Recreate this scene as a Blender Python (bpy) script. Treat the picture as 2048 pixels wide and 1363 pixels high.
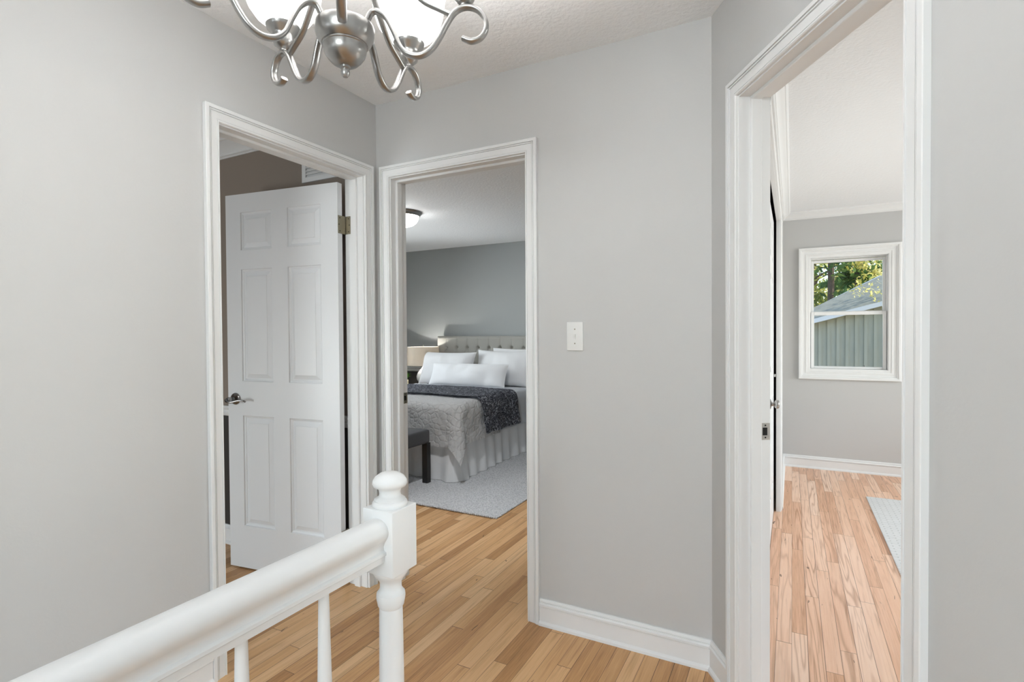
import bpy, bmesh, math, random
from mathutils import Vector, Matrix, noise
for o in list(bpy.data.objects): bpy.data.objects.remove(o)
S = bpy.context.scene
C = S.collection
PI = math.pi
V = Vector

# ------------------------------------------------------------------ camera
cam_d = bpy.data.cameras.new('camera'); cam = bpy.data.objects.new('camera', cam_d); C.objects.link(cam)
Fw = V((-0.46478167, 0.88528827, -0.01557802)); Rt = V((0.88542444, 0.46473405, -0.00676906)); Up = V((-0.00124707, 0.01693929, 0.99985574))
m = Matrix.Identity(4)
for i in range(3):
    m[i][0] = Rt[i]; m[i][1] = Up[i]; m[i][2] = -Fw[i]
m[2][3] = 1.2752
cam.matrix_world = m
cam_d.sensor_width = 36; cam_d.lens = 1067.63 * 36 / 2048; cam_d.clip_start = .02; cam_d.clip_end = 300
S.camera = cam

# ------------------------------------------------------------------ world, sun, exposure
S.view_settings.view_transform = 'Standard'; S.view_settings.look = 'None'
S.view_settings.gamma = 1; S.view_settings.use_curve_mapping = False
S.view_settings.exposure = 0.0
W = bpy.data.worlds.new('sky'); S.world = W; W.use_nodes = True
wn = W.node_tree; bgn = wn.nodes['Background']
sky = wn.nodes.new('ShaderNodeTexSky'); sky.sky_type = 'NISHITA'; sky.sun_disc = False
sky.sun_elevation = math.radians(38); sky.sun_rotation = math.radians(90); sky.altitude = 200
wn.links.new(sky.outputs[0], bgn.inputs[0]); bgn.inputs[1].default_value = 0.50
sd = bpy.data.lights.new('sun', 'SUN'); sd.energy = 6.0; sd.angle = .01; sd.color = (1, .93, .80)
so = bpy.data.objects.new('sun', sd); C.objects.link(so)
so.rotation_euler = V((.85, .05, .60)).to_track_quat('Z', 'Y').to_euler()
def area(name, loc, aim, sx, sy, w, col=(1, 1, 1)):
    d = bpy.data.lights.new(name, 'AREA'); d.shape = 'RECTANGLE'; d.size = sx; d.size_y = sy; d.energy = w; d.color = col
    o = bpy.data.objects.new(name, d); C.objects.link(o); o.location = loc
    o.rotation_euler = V(aim).to_track_quat('-Z', 'Y').to_euler()
    return o
# area lamps added as fill, standing for daylight at unseen added windows
area('fill_hall_rear', (.25, -3.32, 1.5), (0, 1, .38), 1.7, 1.5, 112, (.90, .95, 1))
area('fill_stair_side', (-2.12, -1.9, 1.6), (1, .25, .35), 1.1, 1.2, 62, (.90, .95, 1))
area('fill_room_east', (4.15, 3.8, 1.55), (-1, .0, -.05), 2.4, 1.5, 172, (.96, .98, 1))
area('fill_bedroom_west', (-5.55, 4.4, 1.45), (1, .1, .1), 1.5, 1.2, 82, (.95, .975, 1))
area('fill_side_room', (-3.4, -1.35, .8), (0, 1, -.28), 1.0, 1.2, 60, (.93, .96, 1))

# ------------------------------------------------------------------ materials
def lin(r, g, b):
    f = lambda c: (c/255/12.92) if c/255 <= .04045 else ((c/255+.055)/1.055)**2.4
    return (f(r), f(g), f(b), 1)
class N:
    def __init__(s, name):
        s.m = bpy.data.materials.new(name); s.m.use_nodes = True; s.t = s.m.node_tree; s.b = s.t.nodes['Principled BSDF']
        s.out = s.t.nodes['Material Output']
    def n(s, ty, **kw):
        x = s.t.nodes.new('ShaderNode' + ty)
        for k, v in kw.items():
            if k.startswith('i_'):
                x.inputs[k[2:].replace('_', ' ')].default_value = v
            else: setattr(x, k, v)
        return x
    def l(s, a, b): s.t.links.new(a, b)
    def math(s, op, a, b=None, c=None):
        x = s.n('Math', operation=op)
        for i, v in enumerate((a, b, c)):
            if v is None: continue
            if isinstance(v, (int, float)): x.inputs[i].default_value = v
            else: s.l(v, x.inputs[i])
        return x.outputs[0]
    def coord(s, sc=(1, 1, 1)):
        tc = s.n('TexCoord'); mp = s.n('Mapping'); s.l(tc.outputs['Object'], mp.inputs[0]); mp.inputs['Scale'].default_value = sc
        return mp.outputs[0]
    def noise(s, vec, scale, detail=4, rough=.5, dist=0):
        x = s.n('TexNoise'); s.l(vec, x.inputs['Vector']); x.inputs['Scale'].default_value = scale
        x.inputs['Detail'].default_value = detail; x.inputs['Roughness'].default_value = rough; x.inputs['Distortion'].default_value = dist
        return x.outputs[0]
    def ramp(s, fac, stops):
        x = s.n('ValToRGB'); s.l(fac, x.inputs[0]); e = x.color_ramp.elements
        while len(e) > len(stops): e.remove(e[-1])
        while len(e) < len(stops): e.new(.5)
        for q, (p_, c) in zip(e, stops): q.position = p_; q.color = c
        return x.outputs[0]
    def mix(s, fac, a, b, mode='MIX'):
        x = s.n('Mix', data_type='RGBA', blend_type=mode)
        for i, v in ((0, fac), (6, a), (7, b)):
            if isinstance(v, (int, float, tuple)): x.inputs[i].default_value = v
            else: s.l(v, x.inputs[i])
        return x.outputs[2]
    def bump(s, h, strength, dist=.01):
        x = s.n('Bump'); s.l(h, x.inputs['Height']); x.inputs['Strength'].default_value = strength; x.inputs['Distance'].default_value = dist
        s.l(x.outputs[0], s.b.inputs['Normal'])
    def set(s, rough=None, metal=None, color=None, spec=None):
        if rough is not None: s.b.inputs['Roughness'].default_value = rough
        if metal is not None: s.b.inputs['Metallic'].default_value = metal
        if color is not None: s.b.inputs['Base Color'].default_value = color
        if spec is not None: s.b.inputs['Specular IOR Level'].default_value = spec
        return s
def paint(name, col, rough=.55, bump=.05, scale=220, bd=.002, var=.0):
    k = N(name); k.set(rough, 0, col, .35); c = k.coord()
    if var:
        nz = k.noise(c, 3, 3); d = tuple(x*(1-var) for x in col[:3]) + (1,)
        k.l(k.mix(nz, d, col), k.b.inputs['Base Color'])
    if bump: k.bump(k.noise(c, scale, 3), bump, bd)
    return k.m
M = {}
M['wall'] = paint('wall_paint_greige', lin(197, 197, 196), .6, .12, 120, .002, .02)
M['ceil'] = paint('ceiling_paint', lin(244, 246, 248), .8, .5, 60, .006)
M['trim'] = paint('trim_gloss_white', lin(233, 234, 234), .34, 0)
M['taupe'] = paint('wall_paint_taupe', lin(143, 132, 122), .6, .08)
M['dark'] = paint('charcoal_paint_and_gap_shade', lin(62, 60, 58), .5, .05)  # lower wall paint; also painted-in shade behind the closet door gap
M['bedwall'] = paint('wall_paint_blue_grey', lin(163, 167, 167), .6, .08)
M['rail'] = paint('railing_white', lin(230, 231, 231), .32, 0)
def door_mat():
    k = N('door_white_embossed'); k.set(.36, 0, lin(224, 226, 228), .45)
    c = k.coord((60, 60, 2.2)); k.bump(k.noise(c, 3.0, 5, .6, .6), .12, .002); return k.m
M['door'] = door_mat()
def metal(name, col, rough, aniso=False):
    k = N(name); k.set(rough, 1, col)
    c = k.coord((1, 1, 1)); return k.m
M['nickel'] = metal('brushed_nickel', lin(168, 167, 165), .30)
M['plate'] = N('satin_plate').set(.45, .55, lin(205, 204, 200)).m
M['hinge'] = metal('aged_nickel', lin(156, 150, 134), .42)
M['chrome'] = metal('satin_chrome', lin(150, 150, 150), .2)
M['black'] = N('black_recess_shade').set(.8, 0, lin(12, 12, 12)).m  # black that paints in the dark of recesses
M['plastic'] = N('switch_plastic').set(.35, 0, lin(228, 228, 226)).m
M['screw'] = N('screw_dark').set(.5, .6, lin(60, 56, 48)).m
def wood(name, stops, gloss, figure=.35, gap=lin(52, 30, 14), w=.057, seed=0.):
    k = N(name); tc = k.n('TexCoord'); sp = k.n('SeparateXYZ'); k.l(tc.outputs['Object'], sp.inputs[0]); X, Y = sp.outputs[0], sp.outputs[1]
    xr = k.math('DIVIDE', X, w); row = k.math('FLOOR', xr); fx = k.math('FRACT', xr)
    wn1 = k.n('TexWhiteNoise', noise_dimensions='1D'); k.l(k.math('ADD', row, seed), wn1.inputs['W'])
    ln = k.math('MULTIPLY_ADD', wn1.outputs[0], .5, .75)
    yy = k.math('ADD', k.math('MULTIPLY', Y, ln), k.math('MULTIPLY', wn1.outputs[0], 37.3)); seg = k.math('FLOOR', yy); fy = k.math('FRACT', yy)
    cb = k.n('CombineXYZ'); k.l(row, cb.inputs[0]); k.l(seg, cb.inputs[1]); cb.inputs[2].default_value = seed
    wn2 = k.n('TexWhiteNoise', noise_dimensions='3D'); k.l(cb.outputs[0], wn2.inputs['Vector']); rid = wn2.outputs[0]
    off = k.math('MULTIPLY', rid, 91.7)
    def gv(sx, sy):
        c = k.n('CombineXYZ'); k.l(k.math('MULTIPLY_ADD', X, sx, off), c.inputs[0]); k.l(k.math('MULTIPLY_ADD', Y, sy, off), c.inputs[1]); k.l(off, c.inputs[2]); return c.outputs[0]
    fine = k.noise(gv(230, 5.5), 1.0, 4, .65)
    broad = k.noise(gv(26, 1.7), 1.0, 3, .55, .4)
    con = k.noise(gv(13, .6), 1.0, 2, .45, .25)
    ringv = k.math('SINE', k.math('MULTIPLY', con, 78.)); ring = k.math('MULTIPLY', k.math('POWER', k.math('MULTIPLY_ADD', ringv, .5, .5), 4.), k.math('MULTIPLY_ADD', k.math('FRACT', k.math('MULTIPLY', rid, 7.3)), 1.1, .05))
    tone = k.math('ADD', k.math('MULTIPLY', rid, .72), k.math('MULTIPLY', broad, .42)); tone = k.math('ADD', tone, k.math('MULTIPLY_ADD', fine, .62, -.40))
    col = k.ramp(tone, stops)
    dk = k.math('MULTIPLY', ring, k.math('MULTIPLY', fine, figure*1.6))
    col = k.mix(dk, col, k.mix(1., col, (.55, .43, .33, 1), 'MULTIPLY'))
    strk = k.noise(gv(70, 2.6), 1., 4, .6, .5); sk = k.math('MULTIPLY', k.math('MAXIMUM', k.math('SUBTRACT', strk, .54), 0.), 3.2)
    col = k.mix(k.math('MINIMUM', sk, .6), col, k.mix(1., col, (.52, .42, .33, 1), 'MULTIPLY'))
    knot = k.noise(gv(38, 9), 1., 2, .5, .8); kn = k.math('MULTIPLY', k.math('GREATER_THAN', knot, .735), .75)
    col = k.mix(kn, col, gap)
    e1 = k.math('LESS_THAN', k.math('MINIMUM', fx, k.math('SUBTRACT', 1., fx)), k.math('MULTIPLY_ADD', wn1.outputs[0], .016, .006))
    e2 = k.math('LESS_THAN', k.math('MINIMUM', fy, k.math('SUBTRACT', 1., fy)), .0011)
    e = k.math('MAXIMUM', e1, e2)
    col = k.mix(k.math('MULTIPLY', e, .85), col, gap)
    k.l(col, k.b.inputs['Base Color']); k.set(gloss, 0, None, .4)
    k.l(k.math('MULTIPLY_ADD', fine, .18, gloss-.06), k.b.inputs['Roughness'])
    k.bump(k.math('SUBTRACT', k.math('MULTIPLY', fine, .12), k.math('MULTIPLY', e, 1.)), .3, .0012)
    return k.m
M['floor'] = wood('oak_strip_floor_honey', [(0, lin(156, 113, 70)), (.25, lin(194, 148, 99)), (.6, lin(216, 173, 125)), (1, lin(228, 192, 148))], .36)
M['floor2'] = wood('oak_strip_floor_pale', [(0, lin(206, 156, 120)), (.3, lin(232, 187, 155)), (.65, lin(243, 206, 179)), (1, lin(250, 221, 200))], .32, .8, lin(90, 60, 38), .057, 5.)
def fabric(name, col, scale=400, rough=.9, bump=.3, var=.12, sheen=.2):
    k = N(name); k.set(rough, 0, col, .2); c = k.coord()
    nz = k.noise(c, scale, 2); d = tuple(x*(1-var) for x in col[:3]) + (1,)
    k.l(k.mix(nz, d, col), k.b.inputs['Base Color']); k.bump(nz, bump, .002)
    k.b.inputs['Sheen Weight'].default_value = sheen
    return k.m
M['head'] = fabric('headboard_linen', lin(166, 165, 159), 500)
M['button'] = N('headboard_button').set(.25, .6, lin(200, 198, 190)).m
M['pillow'] = fabric('pillow_white', lin(228, 229, 231), 300, .9, .1, .04)
M['sheet'] = fabric('duvet_white', lin(226, 229, 234), 60, .9, .25, .04)
M['skirt'] = fabric('bed_skirt_white', lin(228, 229, 231), 200, .9, .15, .05)
def quilt_mat():
    k = N('quilt_stitched_white'); k.set(.9, 0, lin(232, 232, 232), .2); c = k.coord()
    nz = k.noise(c, 7, 3); mx = k.n('VectorMath', operation='ADD'); k.l(c, mx.inputs[0])
    v = k.n('TexVoronoi', feature='DISTANCE_TO_EDGE'); k.l(c, v.inputs['Vector']); v.inputs['Scale'].default_value = 20
    h = k.math('MINIMUM', k.math('MULTIPLY', v.outputs['Distance'], 5.), 1.); h = k.math('ADD', h, k.math('MULTIPLY', k.noise(c, 60, 3), .35))
    k.bump(h, .5, .008); return k.m
M['quilt'] = quilt_mat()
def throw_mat():
    k = N('throw_navy_leaf_print'); k.set(.9, 0, lin(60, 60, 70), .2); c = k.coord((1, 1, 1))
    v = k.noise(c, 62, 1.5, .5, 1.6); v2 = k.noise(c, 45, 1.5, .5, 1.2)
    a = k.math('LESS_THAN', k.math('ABSOLUTE', k.math('SUBTRACT', v, .5)), .022); b = k.math('GREATER_THAN', v2, .61)
    f = k.math('MAXIMUM', a, b)
    k.l(k.mix(f, lin(48, 49, 60), lin(200, 204, 214)), k.b.inputs['Base Color']); k.bump(k.noise(c, 300, 2), .2, .002); return k.m
M['throw'] = throw_mat()
M['bench'] = fabric('bench_charcoal_fabric', lin(66, 67, 70), 260, .9, .4, .25)
M['blackwood'] = N('black_wood').set(.35, 0, lin(28, 27, 27)).m
def rug_mat(name, c0, c1, sc, weave=False):
    k = N(name); k.set(.95, 0, c1, .1); c = k.coord()
    if weave:
        b = k.n('TexBrick'); k.l(c, b.inputs['Vector']); b.inputs['Scale'].default_value = 1.
        b.inputs['Brick Width'].default_value = .07; b.inputs['Row Height'].default_value = .022; b.inputs['Mortar Size'].default_value = .004
        b.inputs['Color1'].default_value = c1; b.inputs['Color2'].default_value = tuple(x*.94 for x in c1[:3])+(1,); b.inputs['Mortar'].default_value = c0
        k.l(b.outputs[0], k.b.inputs['Base Color']); k.bump(k.math('SUBTRACT', k.noise(c, 500, 2), k.math('MULTIPLY', b.outputs[1], 1.5)), .6, .004)
    else:
        v = k.n('TexVoronoi'); k.l(c, v.inputs['Vector']); v.inputs['Scale'].default_value = sc
        f = k.math('MULTIPLY', v.outputs['Distance'], 1.3); k.l(k.mix(f, c1, c0), k.b.inputs['Base Color'])
        k.bump(k.math('SUBTRACT', 1., f), .8, .006)
    return k.m
M['rug'] = rug_mat('rug_grey_wool', lin(186, 188, 192), lin(228, 229, 231), 90)
M['rug2'] = rug_mat('rug_white_weave', lin(216, 218, 218), lin(243, 244, 245), 90, True)
def glass_mat():
    k = N('window_glass'); t = k.n('BsdfTransparent'); t.inputs[0].default_value = (.97, .985, .975, 1)
    g = k.n('BsdfGlossy'); g.inputs['Roughness'].default_value = .02; fr = k.n('Fresnel'); fr.inputs[0].default_value = 1.45
    mx = k.n('MixShader'); k.l(fr.outputs[0], mx.inputs[0]); k.l(t.outputs[0], mx.inputs[1]); k.l(g.outputs[0], mx.inputs[2]); k.l(mx.outputs[0], k.out.inputs[0]); return k.m
M['glass'] = glass_mat()
def emis(name, col, st, base=(.9, .9, .9, 1), rough=.4):
    k = N(name); k.set(rough, 0, base); k.b.inputs['Emission Color'].default_value = col; k.b.inputs['Emission Strength'].default_value = st; return k.m
M['shade'] = emis('frosted_glass_shade_lit', (1, .988, .97, 1), 2.8)
M['dome'] = emis('frosted_dome_lit', (1, .99, .97, 1), 16.0)
def lampshade():
    k = N('lampshade_linen'); c = k.coord((1, 1, 1)); nz = k.noise(k.coord((40, 40, 300)), 3, 3)
    col = k.mix(nz, lin(196, 188, 176), lin(226, 220, 210))
    d = k.n('BsdfDiffuse'); k.l(col, d.inputs[0]); t = k.n('BsdfTranslucent'); k.l(col, t.inputs[0])
    mx = k.n('MixShader'); mx.inputs[0].default_value = .35; k.l(d.outputs[0], mx.inputs[1]); k.l(t.outputs[0], mx.inputs[2]); k.l(mx.outputs[0], k.out.inputs[0]); return k.m
M['lampshade'] = lampshade()
M['bulb'] = emis('lamp_bulb_lit', (1, .96, .90, 1), 330)
M['ceramic'] = N('lamp_base_white').set(.2, 0, lin(225, 226, 226)).m
M['pot'] = paint('pot_beige', lin(205, 196, 165), .7, .3, 80, .004)
M['soil'] = N('soil').set(.9, 0, lin(50, 38, 28)).m
def leaf(name, a, b, tr=.4):
    k = N(name); c = k.coord(); nz = k.noise(c, 1.4, 4, .7)
    col = k.ramp(nz, [(.38, a), (.62, b)])
    d = k.n('BsdfDiffuse'); k.l(col, d.inputs[0]); t = k.n('BsdfTranslucent'); k.l(col, t.inputs[0])
    mx = k.n('MixShader'); mx.inputs[0].default_value = tr; k.l(d.outputs[0], mx.inputs[1]); k.l(t.outputs[0], mx.inputs[2]); k.l(mx.outputs[0], k.out.inputs[0]); return k.m
M['grassleaf'] = leaf('pot_plant_leaf', lin(70, 130, 50), lin(130, 190, 90))
M['leafd'] = leaf('leaf_dark_green', lin(58, 92, 60), lin(110, 138, 78))
M['leafy'] = leaf('leaf_sunlit_yellow_green', lin(185, 180, 90), lin(250, 238, 170), .55)
M['leafm'] = leaf('leaf_mid_green', lin(105, 130, 62), lin(215, 212, 120), .5)
M['bark'] = paint('bark_grey_brown', lin(98, 84, 72), .9, .8, 30, .02, .4)
M['ground'] = paint('dry_leaf_ground', lin(150, 132, 92), .95, .5, 8, .05, .4)
def siding():
    k = N('board_siding_sage'); c = k.n('TexCoord'); nz = k.noise(k.coord((3, 3, .6)), 4, 4)
    k.l(k.mix(nz, lin(164, 165, 150), lin(192, 192, 176)), k.b.inputs['Base Color']); k.set(.8); return k.m
M['siding'] = siding()
def shingle():
    k = N('roof_shingles_grey'); c = k.coord(); nz = k.noise(c, 9, 5, .7); k.l(k.mix(nz, lin(100, 99, 88), lin(172, 168, 148)), k.b.inputs['Base Color']); k.set(.7)
    k.bump(nz, .5, .02); return k.m
M['shingle'] = shingle()

# ------------------------------------------------------------------ mesh helpers
def tag(o, label=None, cat=None, group=None, kind=None):
    if label: o['label'] = label
    if cat: o['category'] = cat
    if group: o['group'] = group
    if kind: o['kind'] = kind
    return o
def link(name, bm, mats, parent=None, smooth=35, loc=None):
    me = bpy.data.meshes.new(name); bmesh.ops.recalc_face_normals(bm, faces=bm.faces); bm.to_mesh(me); bm.free()
    if not isinstance(mats, (list, tuple)): mats = [mats]
    for x in mats: me.materials.append(x)
    if smooth:
        for p in me.polygons: p.use_smooth = True
        me.set_sharp_from_angle(angle=math.radians(smooth))
    o = bpy.data.objects.new(name, me); C.objects.link(o)
    if parent: o.parent = parent
    if loc: o.location = loc
    return o
def empty(name, loc=(0, 0, 0), rz=0, parent=None):
    o = bpy.data.objects.new(name, None); C.objects.link(o); o.location = loc; o.rotation_euler = (0, 0, rz); o.empty_display_size = .05
    if parent: o.parent = parent
    return o
def box(bm, a, b, mi=0, bev=0, xf=None):
    x0, y0, z0 = a; x1, y1, z1 = b
    vs = [bm.verts.new(p) for p in ((x0, y0, z0), (x1, y0, z0), (x1, y1, z0), (x0, y1, z0), (x0, y0, z1), (x1, y0, z1), (x1, y1, z1), (x0, y1, z1))]
    if xf:
        for v in vs: v.co = xf(v.co)
    fs = [bm.faces.new([vs[i] for i in q]) for q in ((0, 3, 2, 1), (4, 5, 6, 7), (0, 1, 5, 4), (1, 2, 6, 5), (2, 3, 7, 6), (3, 0, 4, 7))]
    for f in fs: f.material_index = mi
    if bev:
        es = list({e for f in fs for e in f.edges}); r = bmesh.ops.bevel(bm, geom=es, offset=bev, segments=3, profile=.5, affect='EDGES', clamp_overlap=True)
        for f in r['faces']: f.material_index = mi
    return vs
def lathe(bm, prof, c=(0, 0, 0), seg=32, M4=None, mi=0):
    rings = []
    for r, z in prof:
        if r < 1e-5: rings.append([bm.verts.new((c[0], c[1], c[2]+z))])
        else: rings.append([bm.verts.new((c[0]+r*math.cos(2*PI*i/seg), c[1]+r*math.sin(2*PI*i/seg), c[2]+z)) for i in range(seg)])
    for a, b in zip(rings, rings[1:]):
        for i in range(seg):
            j = (i+1) % seg
            if len(a) == 1 and len(b) == 1: continue
            q = [a[0], b[i], b[j]] if len(a) == 1 else ([a[i], a[j], b[0]] if len(b) == 1 else [a[i], a[j], b[j], b[i]])
            f = bm.faces.new(q); f.material_index = mi
    if M4:
        for g in rings:
            for v in g: v.co = M4 @ v.co
def sweep(bm, pts, Nn, prof, closed=False, flip=1, mi=0, cap=True):
    """profile (a outward in the path plane, b along Nn) swept along pts with mitred corners"""
    pts = [V(p) for p in pts]; Nn = V(Nn).normalized(); n = len(pts); secs = []
    for i in range(n):
        dp = (pts[i]-pts[i-1]).normalized() if (i > 0 or closed) else None
        dn = (pts[(i+1) % n]-pts[i]).normalized() if (i < n-1 or closed) else None
        if dp is None: dp = dn
        if dn is None: dn = dp
        l1 = Nn.cross(dp)*flip; l2 = Nn.cross(dn)*flip; l = (l1+l2)
        l = l.normalized()/max(.2, (l.normalized()).dot(l1))
        secs.append([bm.verts.new(pts[i]+l*a+Nn*b) for a, b in prof])
    k = len(prof); rng = range(n) if closed else range(n-1)
    for i in rng:
        A, B = secs[i], secs[(i+1) % n]
        for j in range(k):
            f = bm.faces.new([A[j], A[(j+1) % k], B[(j+1) % k], B[j]]); f.material_index = mi
    if not closed and cap:
        for s in (secs[0], secs[-1]):
            try: f = bm.faces.new(s); f.material_index = mi
            except Exception: pass
def tube(bm, pts, rad, seg=10, mi=0, flat=None):
    """round tube, or ribbon with section (flat = (half width, half thickness), binormal)"""
    pts = [V(p) for p in pts]; n = len(pts); rings = []; up = None
    for i in range(n):
        t = (pts[min(i+1, n-1)]-pts[max(i-1, 0)]).normalized()
        if flat: bn = V(flat[2]); nm = t.cross(bn).normalized(); hw, ht = flat[0], flat[1]
        else:
            if up is None: up = V((0, 0, 1)) if abs(t.z) < .9 else V((1, 0, 0))
            bn = t.cross(up).normalized(); nm = t.cross(bn).normalized(); up = -nm
            hw = ht = rad if isinstance(rad, (int, float)) else rad[i]
        ring = []
        for j in range(seg):
            a = 2*PI*j/seg; ca, sa = math.cos(a), math.sin(a)
            if flat: ca = math.copysign(abs(ca)**.6, ca); sa = math.copysign(abs(sa)**.8, sa)
            ring.append(bm.verts.new(pts[i]+bn*hw*ca+nm*ht*sa))
        rings.append(ring)
    for a, b in zip(rings, rings[1:]):
        for j in range(seg):
            f = bm.faces.new([a[j], a[(j+1) % seg], b[(j+1) % seg], b[j]]); f.material_index = mi
    for r in (rings[0], rings[-1]):
        f = bm.faces.new(r); f.material_index = mi
def spline(p, m_=6):
    out = []; p = [V(q) for q in p]
    for i in range(len(p)-1):
        a = p[max(i-1, 0)]; b = p[i]; c = p[i+1]; d = p[min(i+2, len(p)-1)]
        for j in range(m_):
            t = j/m_; out.append(.5*((2*b)+(c-a)*t+(2*a-5*b+4*c-d)*t*t+(3*b-a-3*c+d)*t**3))
    out.append(p[-1]); return out
def grid(bm, f, nu, nv, mi=0, closed_u=False):
    g = [[bm.verts.new(f(i/(nu if closed_u else nu), j/nv)) for j in range(nv+1)] for i in range(nu+(0 if closed_u else 1))]
    k = len(g)
    for i in range(nu):
        for j in range(nv):
            q = bm.faces.new([g[i][j], g[(i+1) % k][j], g[(i+1) % k][j+1], g[i][j+1]]); q.material_index = mi
    return g

# ------------------------------------------------------------------ key dimensions
L = 1.888; D = 2.113; H = 2.44; XR = -.266; WT = .115
ang = math.radians(31.68); u3 = V((math.sin(ang), -math.cos(ang), 0)); n3 = V((-math.cos(ang), -math.sin(ang), 0)); r0 = V((XR, D, 0))
class Fr:
    """frame of a wall: O on its face, u along it, n out of it into the room"""
    def __init__(s, O, u, n): s.O = V(O); s.u = V(u); s.n = V(n)
    def p(s, a, z, b=0): return s.O+s.u*a+V((0, 0, z))+s.n*b
    def box(s, bm, a0, a1, z0, z1, b0, b1, mi=0, bev=0): return box(bm, (a0, b0, z0), (a1, b1, z1), mi, bev, lambda c: s.p(c[0], c[2], c[1]))
FL = Fr((-L, 0, 0), (0, 1, 0), (1, 0, 0))
FB = Fr((0, D, 0), (1, 0, 0), (0, -1, 0))
FR = Fr(r0, u3, n3)
def wall(name, fr, a0, a1, b0, b1, mats, holes=(), z0=0, z1=H, split=None):
    """slab with rectangular holes (a0,a1,z0,z1); split: height below which material 1 is used"""
    bm = bmesh.new(); xs = sorted({a0, a1} | {h[0] for h in holes} | {h[1] for h in holes})
    for x0, x1 in zip(xs, xs[1:]):
        hs = [h for h in holes if h[0] <= x0+1e-6 and h[1] >= x1-1e-6]; spans = [(z0, z1)]
        for h in hs:
            spans = [s for q in spans for s in ((q[0], min(q[1], h[2])), (max(q[0], h[3]), q[1])) if s[1]-s[0] > 1e-4]
        for s0, s1 in spans:
            if split and s0 < split < s1: fr.box(bm, x0, x1, s0, split, b0, b1, 1); fr.box(bm, x0, x1, split, s1, b0, b1, 0)
            else: fr.box(bm, x0, x1, s0, s1, b0, b1, 1 if split and s1 <= split else 0)
    return tag(link(name, bm, mats, smooth=0), kind='structure')

# ------------------------------------------------------------------ floors and ceiling
def poly(bm, pts, z0, z1, mi=0):
    lo = [bm.verts.new((x, y, z0)) for x, y in pts]; hi = [bm.verts.new((x, y, z1)) for x, y in pts]
    bm.faces.new(hi).material_index = mi; bm.faces.new(lo[::-1]).material_index = mi
    for i in range(len(pts)):
        j = (i+1) % len(pts); bm.faces.new([lo[i], lo[j], hi[j], hi[i]]).material_index = mi
c0 = r0-n3*.06; pa = c0; pb = c0+u3*3.25
bm = bmesh.new()
poly(bm, [(-L-.06, .93), (-L-.06, D+.06), (pa.x, D+.06), (pa.x, pa.y), (pb.x, pb.y), (pb.x, -3.1), (-.84, -3.1), (-.84, .93)], -.03, 0)
poly(bm, [(-5.3, -1.1), (-5.3, D+.06), (-L-.06, D+.06), (-L-.06, -1.1)], -.03, 0)
poly(bm, [(-5.3, D+.06), (-5.3, 6.2), (-.14, 6.2), (-.14, D+.06)], -.03, 0)
tag(link('floor', bm, M['floor'], smooth=0), kind='structure')
bm = bmesh.new(); poly(bm, [(pa.x, pa.y), (-.14, pa.y+.04), (-.14, 5.8), (3.9, 5.8), (3.9, pb.y), (pb.x, pb.y)], -.03, 0)
tag(link('floor_east', bm, M['floor2'], smooth=0), kind='structure')
bm = bmesh.new(); box(bm, (-5.4, -3.2, H), (4.0, 6.3, H+.15)); tag(link('ceiling', bm, M['ceil'], smooth=0), kind='structure')
HE = 2.372
bm = bmesh.new(); poly(bm, [(pa.x, pa.y), (-.14, pa.y+.04), (-.14, 5.8), (3.9, 5.8), (3.9, pb.y), (pb.x, pb.y)], HE, H); tag(link('ceiling_east', bm, M['ceil'], smooth=0), kind='structure')

# ------------------------------------------------------------------ walls
hl = [(1.244, 2.034, -.1, 2.075)]
hlw = hl+[(-2.45, -1.35, 1.0, 2.2)]
wall('wall_left', FL, -3.0, D, -.0575, 0, M['wall'], hlw)
wall('wall_side_room_right', FL, -1.0, 2.075, -.115, -.0575, [M['taupe'], M['dark']], hl, split=.80)
hb = [(-1.815, -1.02, -.1, 2.075)]
wall('wall_back', FB, -L-.0575, -.20, -.0575, 0, M['wall'], hb)
wall('wall_bedroom_front', FB, -5.2, -.20, -.115, -.0575, M['bedwall'], hb)
FS = Fr((0, 2.075, 0), (1, 0, 0), (0, -1, 0))
wall('wall_side_room_back', FS, -4.8, -L-.115, -.0955, 0, [M['taupe'], M['dark']], split=.80)
hr = [(.186, .916, -.1, 2.075)]
wall('wall_right', FR, 0, 3.02, -.0575, 0, M['wall'], hr)
wall('wall_east_room_door', FR, .10, 3.1, -.108, -.0575, M['wall'], hr)
FE = Fr((-.078, 0, 0), (0, 1, 0), (1, 0, 0))
wall('wall_east_room_left', FE, 2.06, 5.66, -.022, 0, M['wall'], [(2.06, 4.243, -.1, 2.093)])
wall('wall_closet_inner_darkened', FE, 2.06, 5.66, -.122, -.022, M['dark'], [(2.06, 5.2, -.1, 2.30)])  # charcoal colour stands in for the shade behind the closet door gap
FW = Fr((0, 5.66, 0), (1, 0, 0), (0, -1, 0))
wall('wall_window', FW, -.20, 3.8, -.14, 0, M['wall'], [(.145, .743, .922, 1.942), (1.75, 2.35, .922, 1.942)])
FX = Fr((3.8, 0, 0), (0, 1, 0), (-1, 0, 0))
wall('wall_east', FX, -.7, 5.8, -.12, 0, M['wall'], [(2.6, 5.0, .8, 2.1)])
wall('wall_east_room_front', Fr((0, -.6, 0), (1, 0, 0), (0, 1, 0)), 1.40, 3.8, -.1, 0, M['wall'])
FBB = Fr((0, 6.1, 0), (1, 0, 0), (0, -1, 0))
wall('wall_bedroom_back', FBB, -5.2, -.2, -.1, 0, [M['bedwall'], M['dark']], split=.76)
wall('wall_bedroom_right', Fr((-.26, 0, 0), (0, 1, 0), (-1, 0, 0)), 2.228, 6.1, -.06, 0, M['bedwall'])
FBW = Fr((-5.2, 0, 0), (0, 1, 0), (1, 0, 0))
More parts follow.
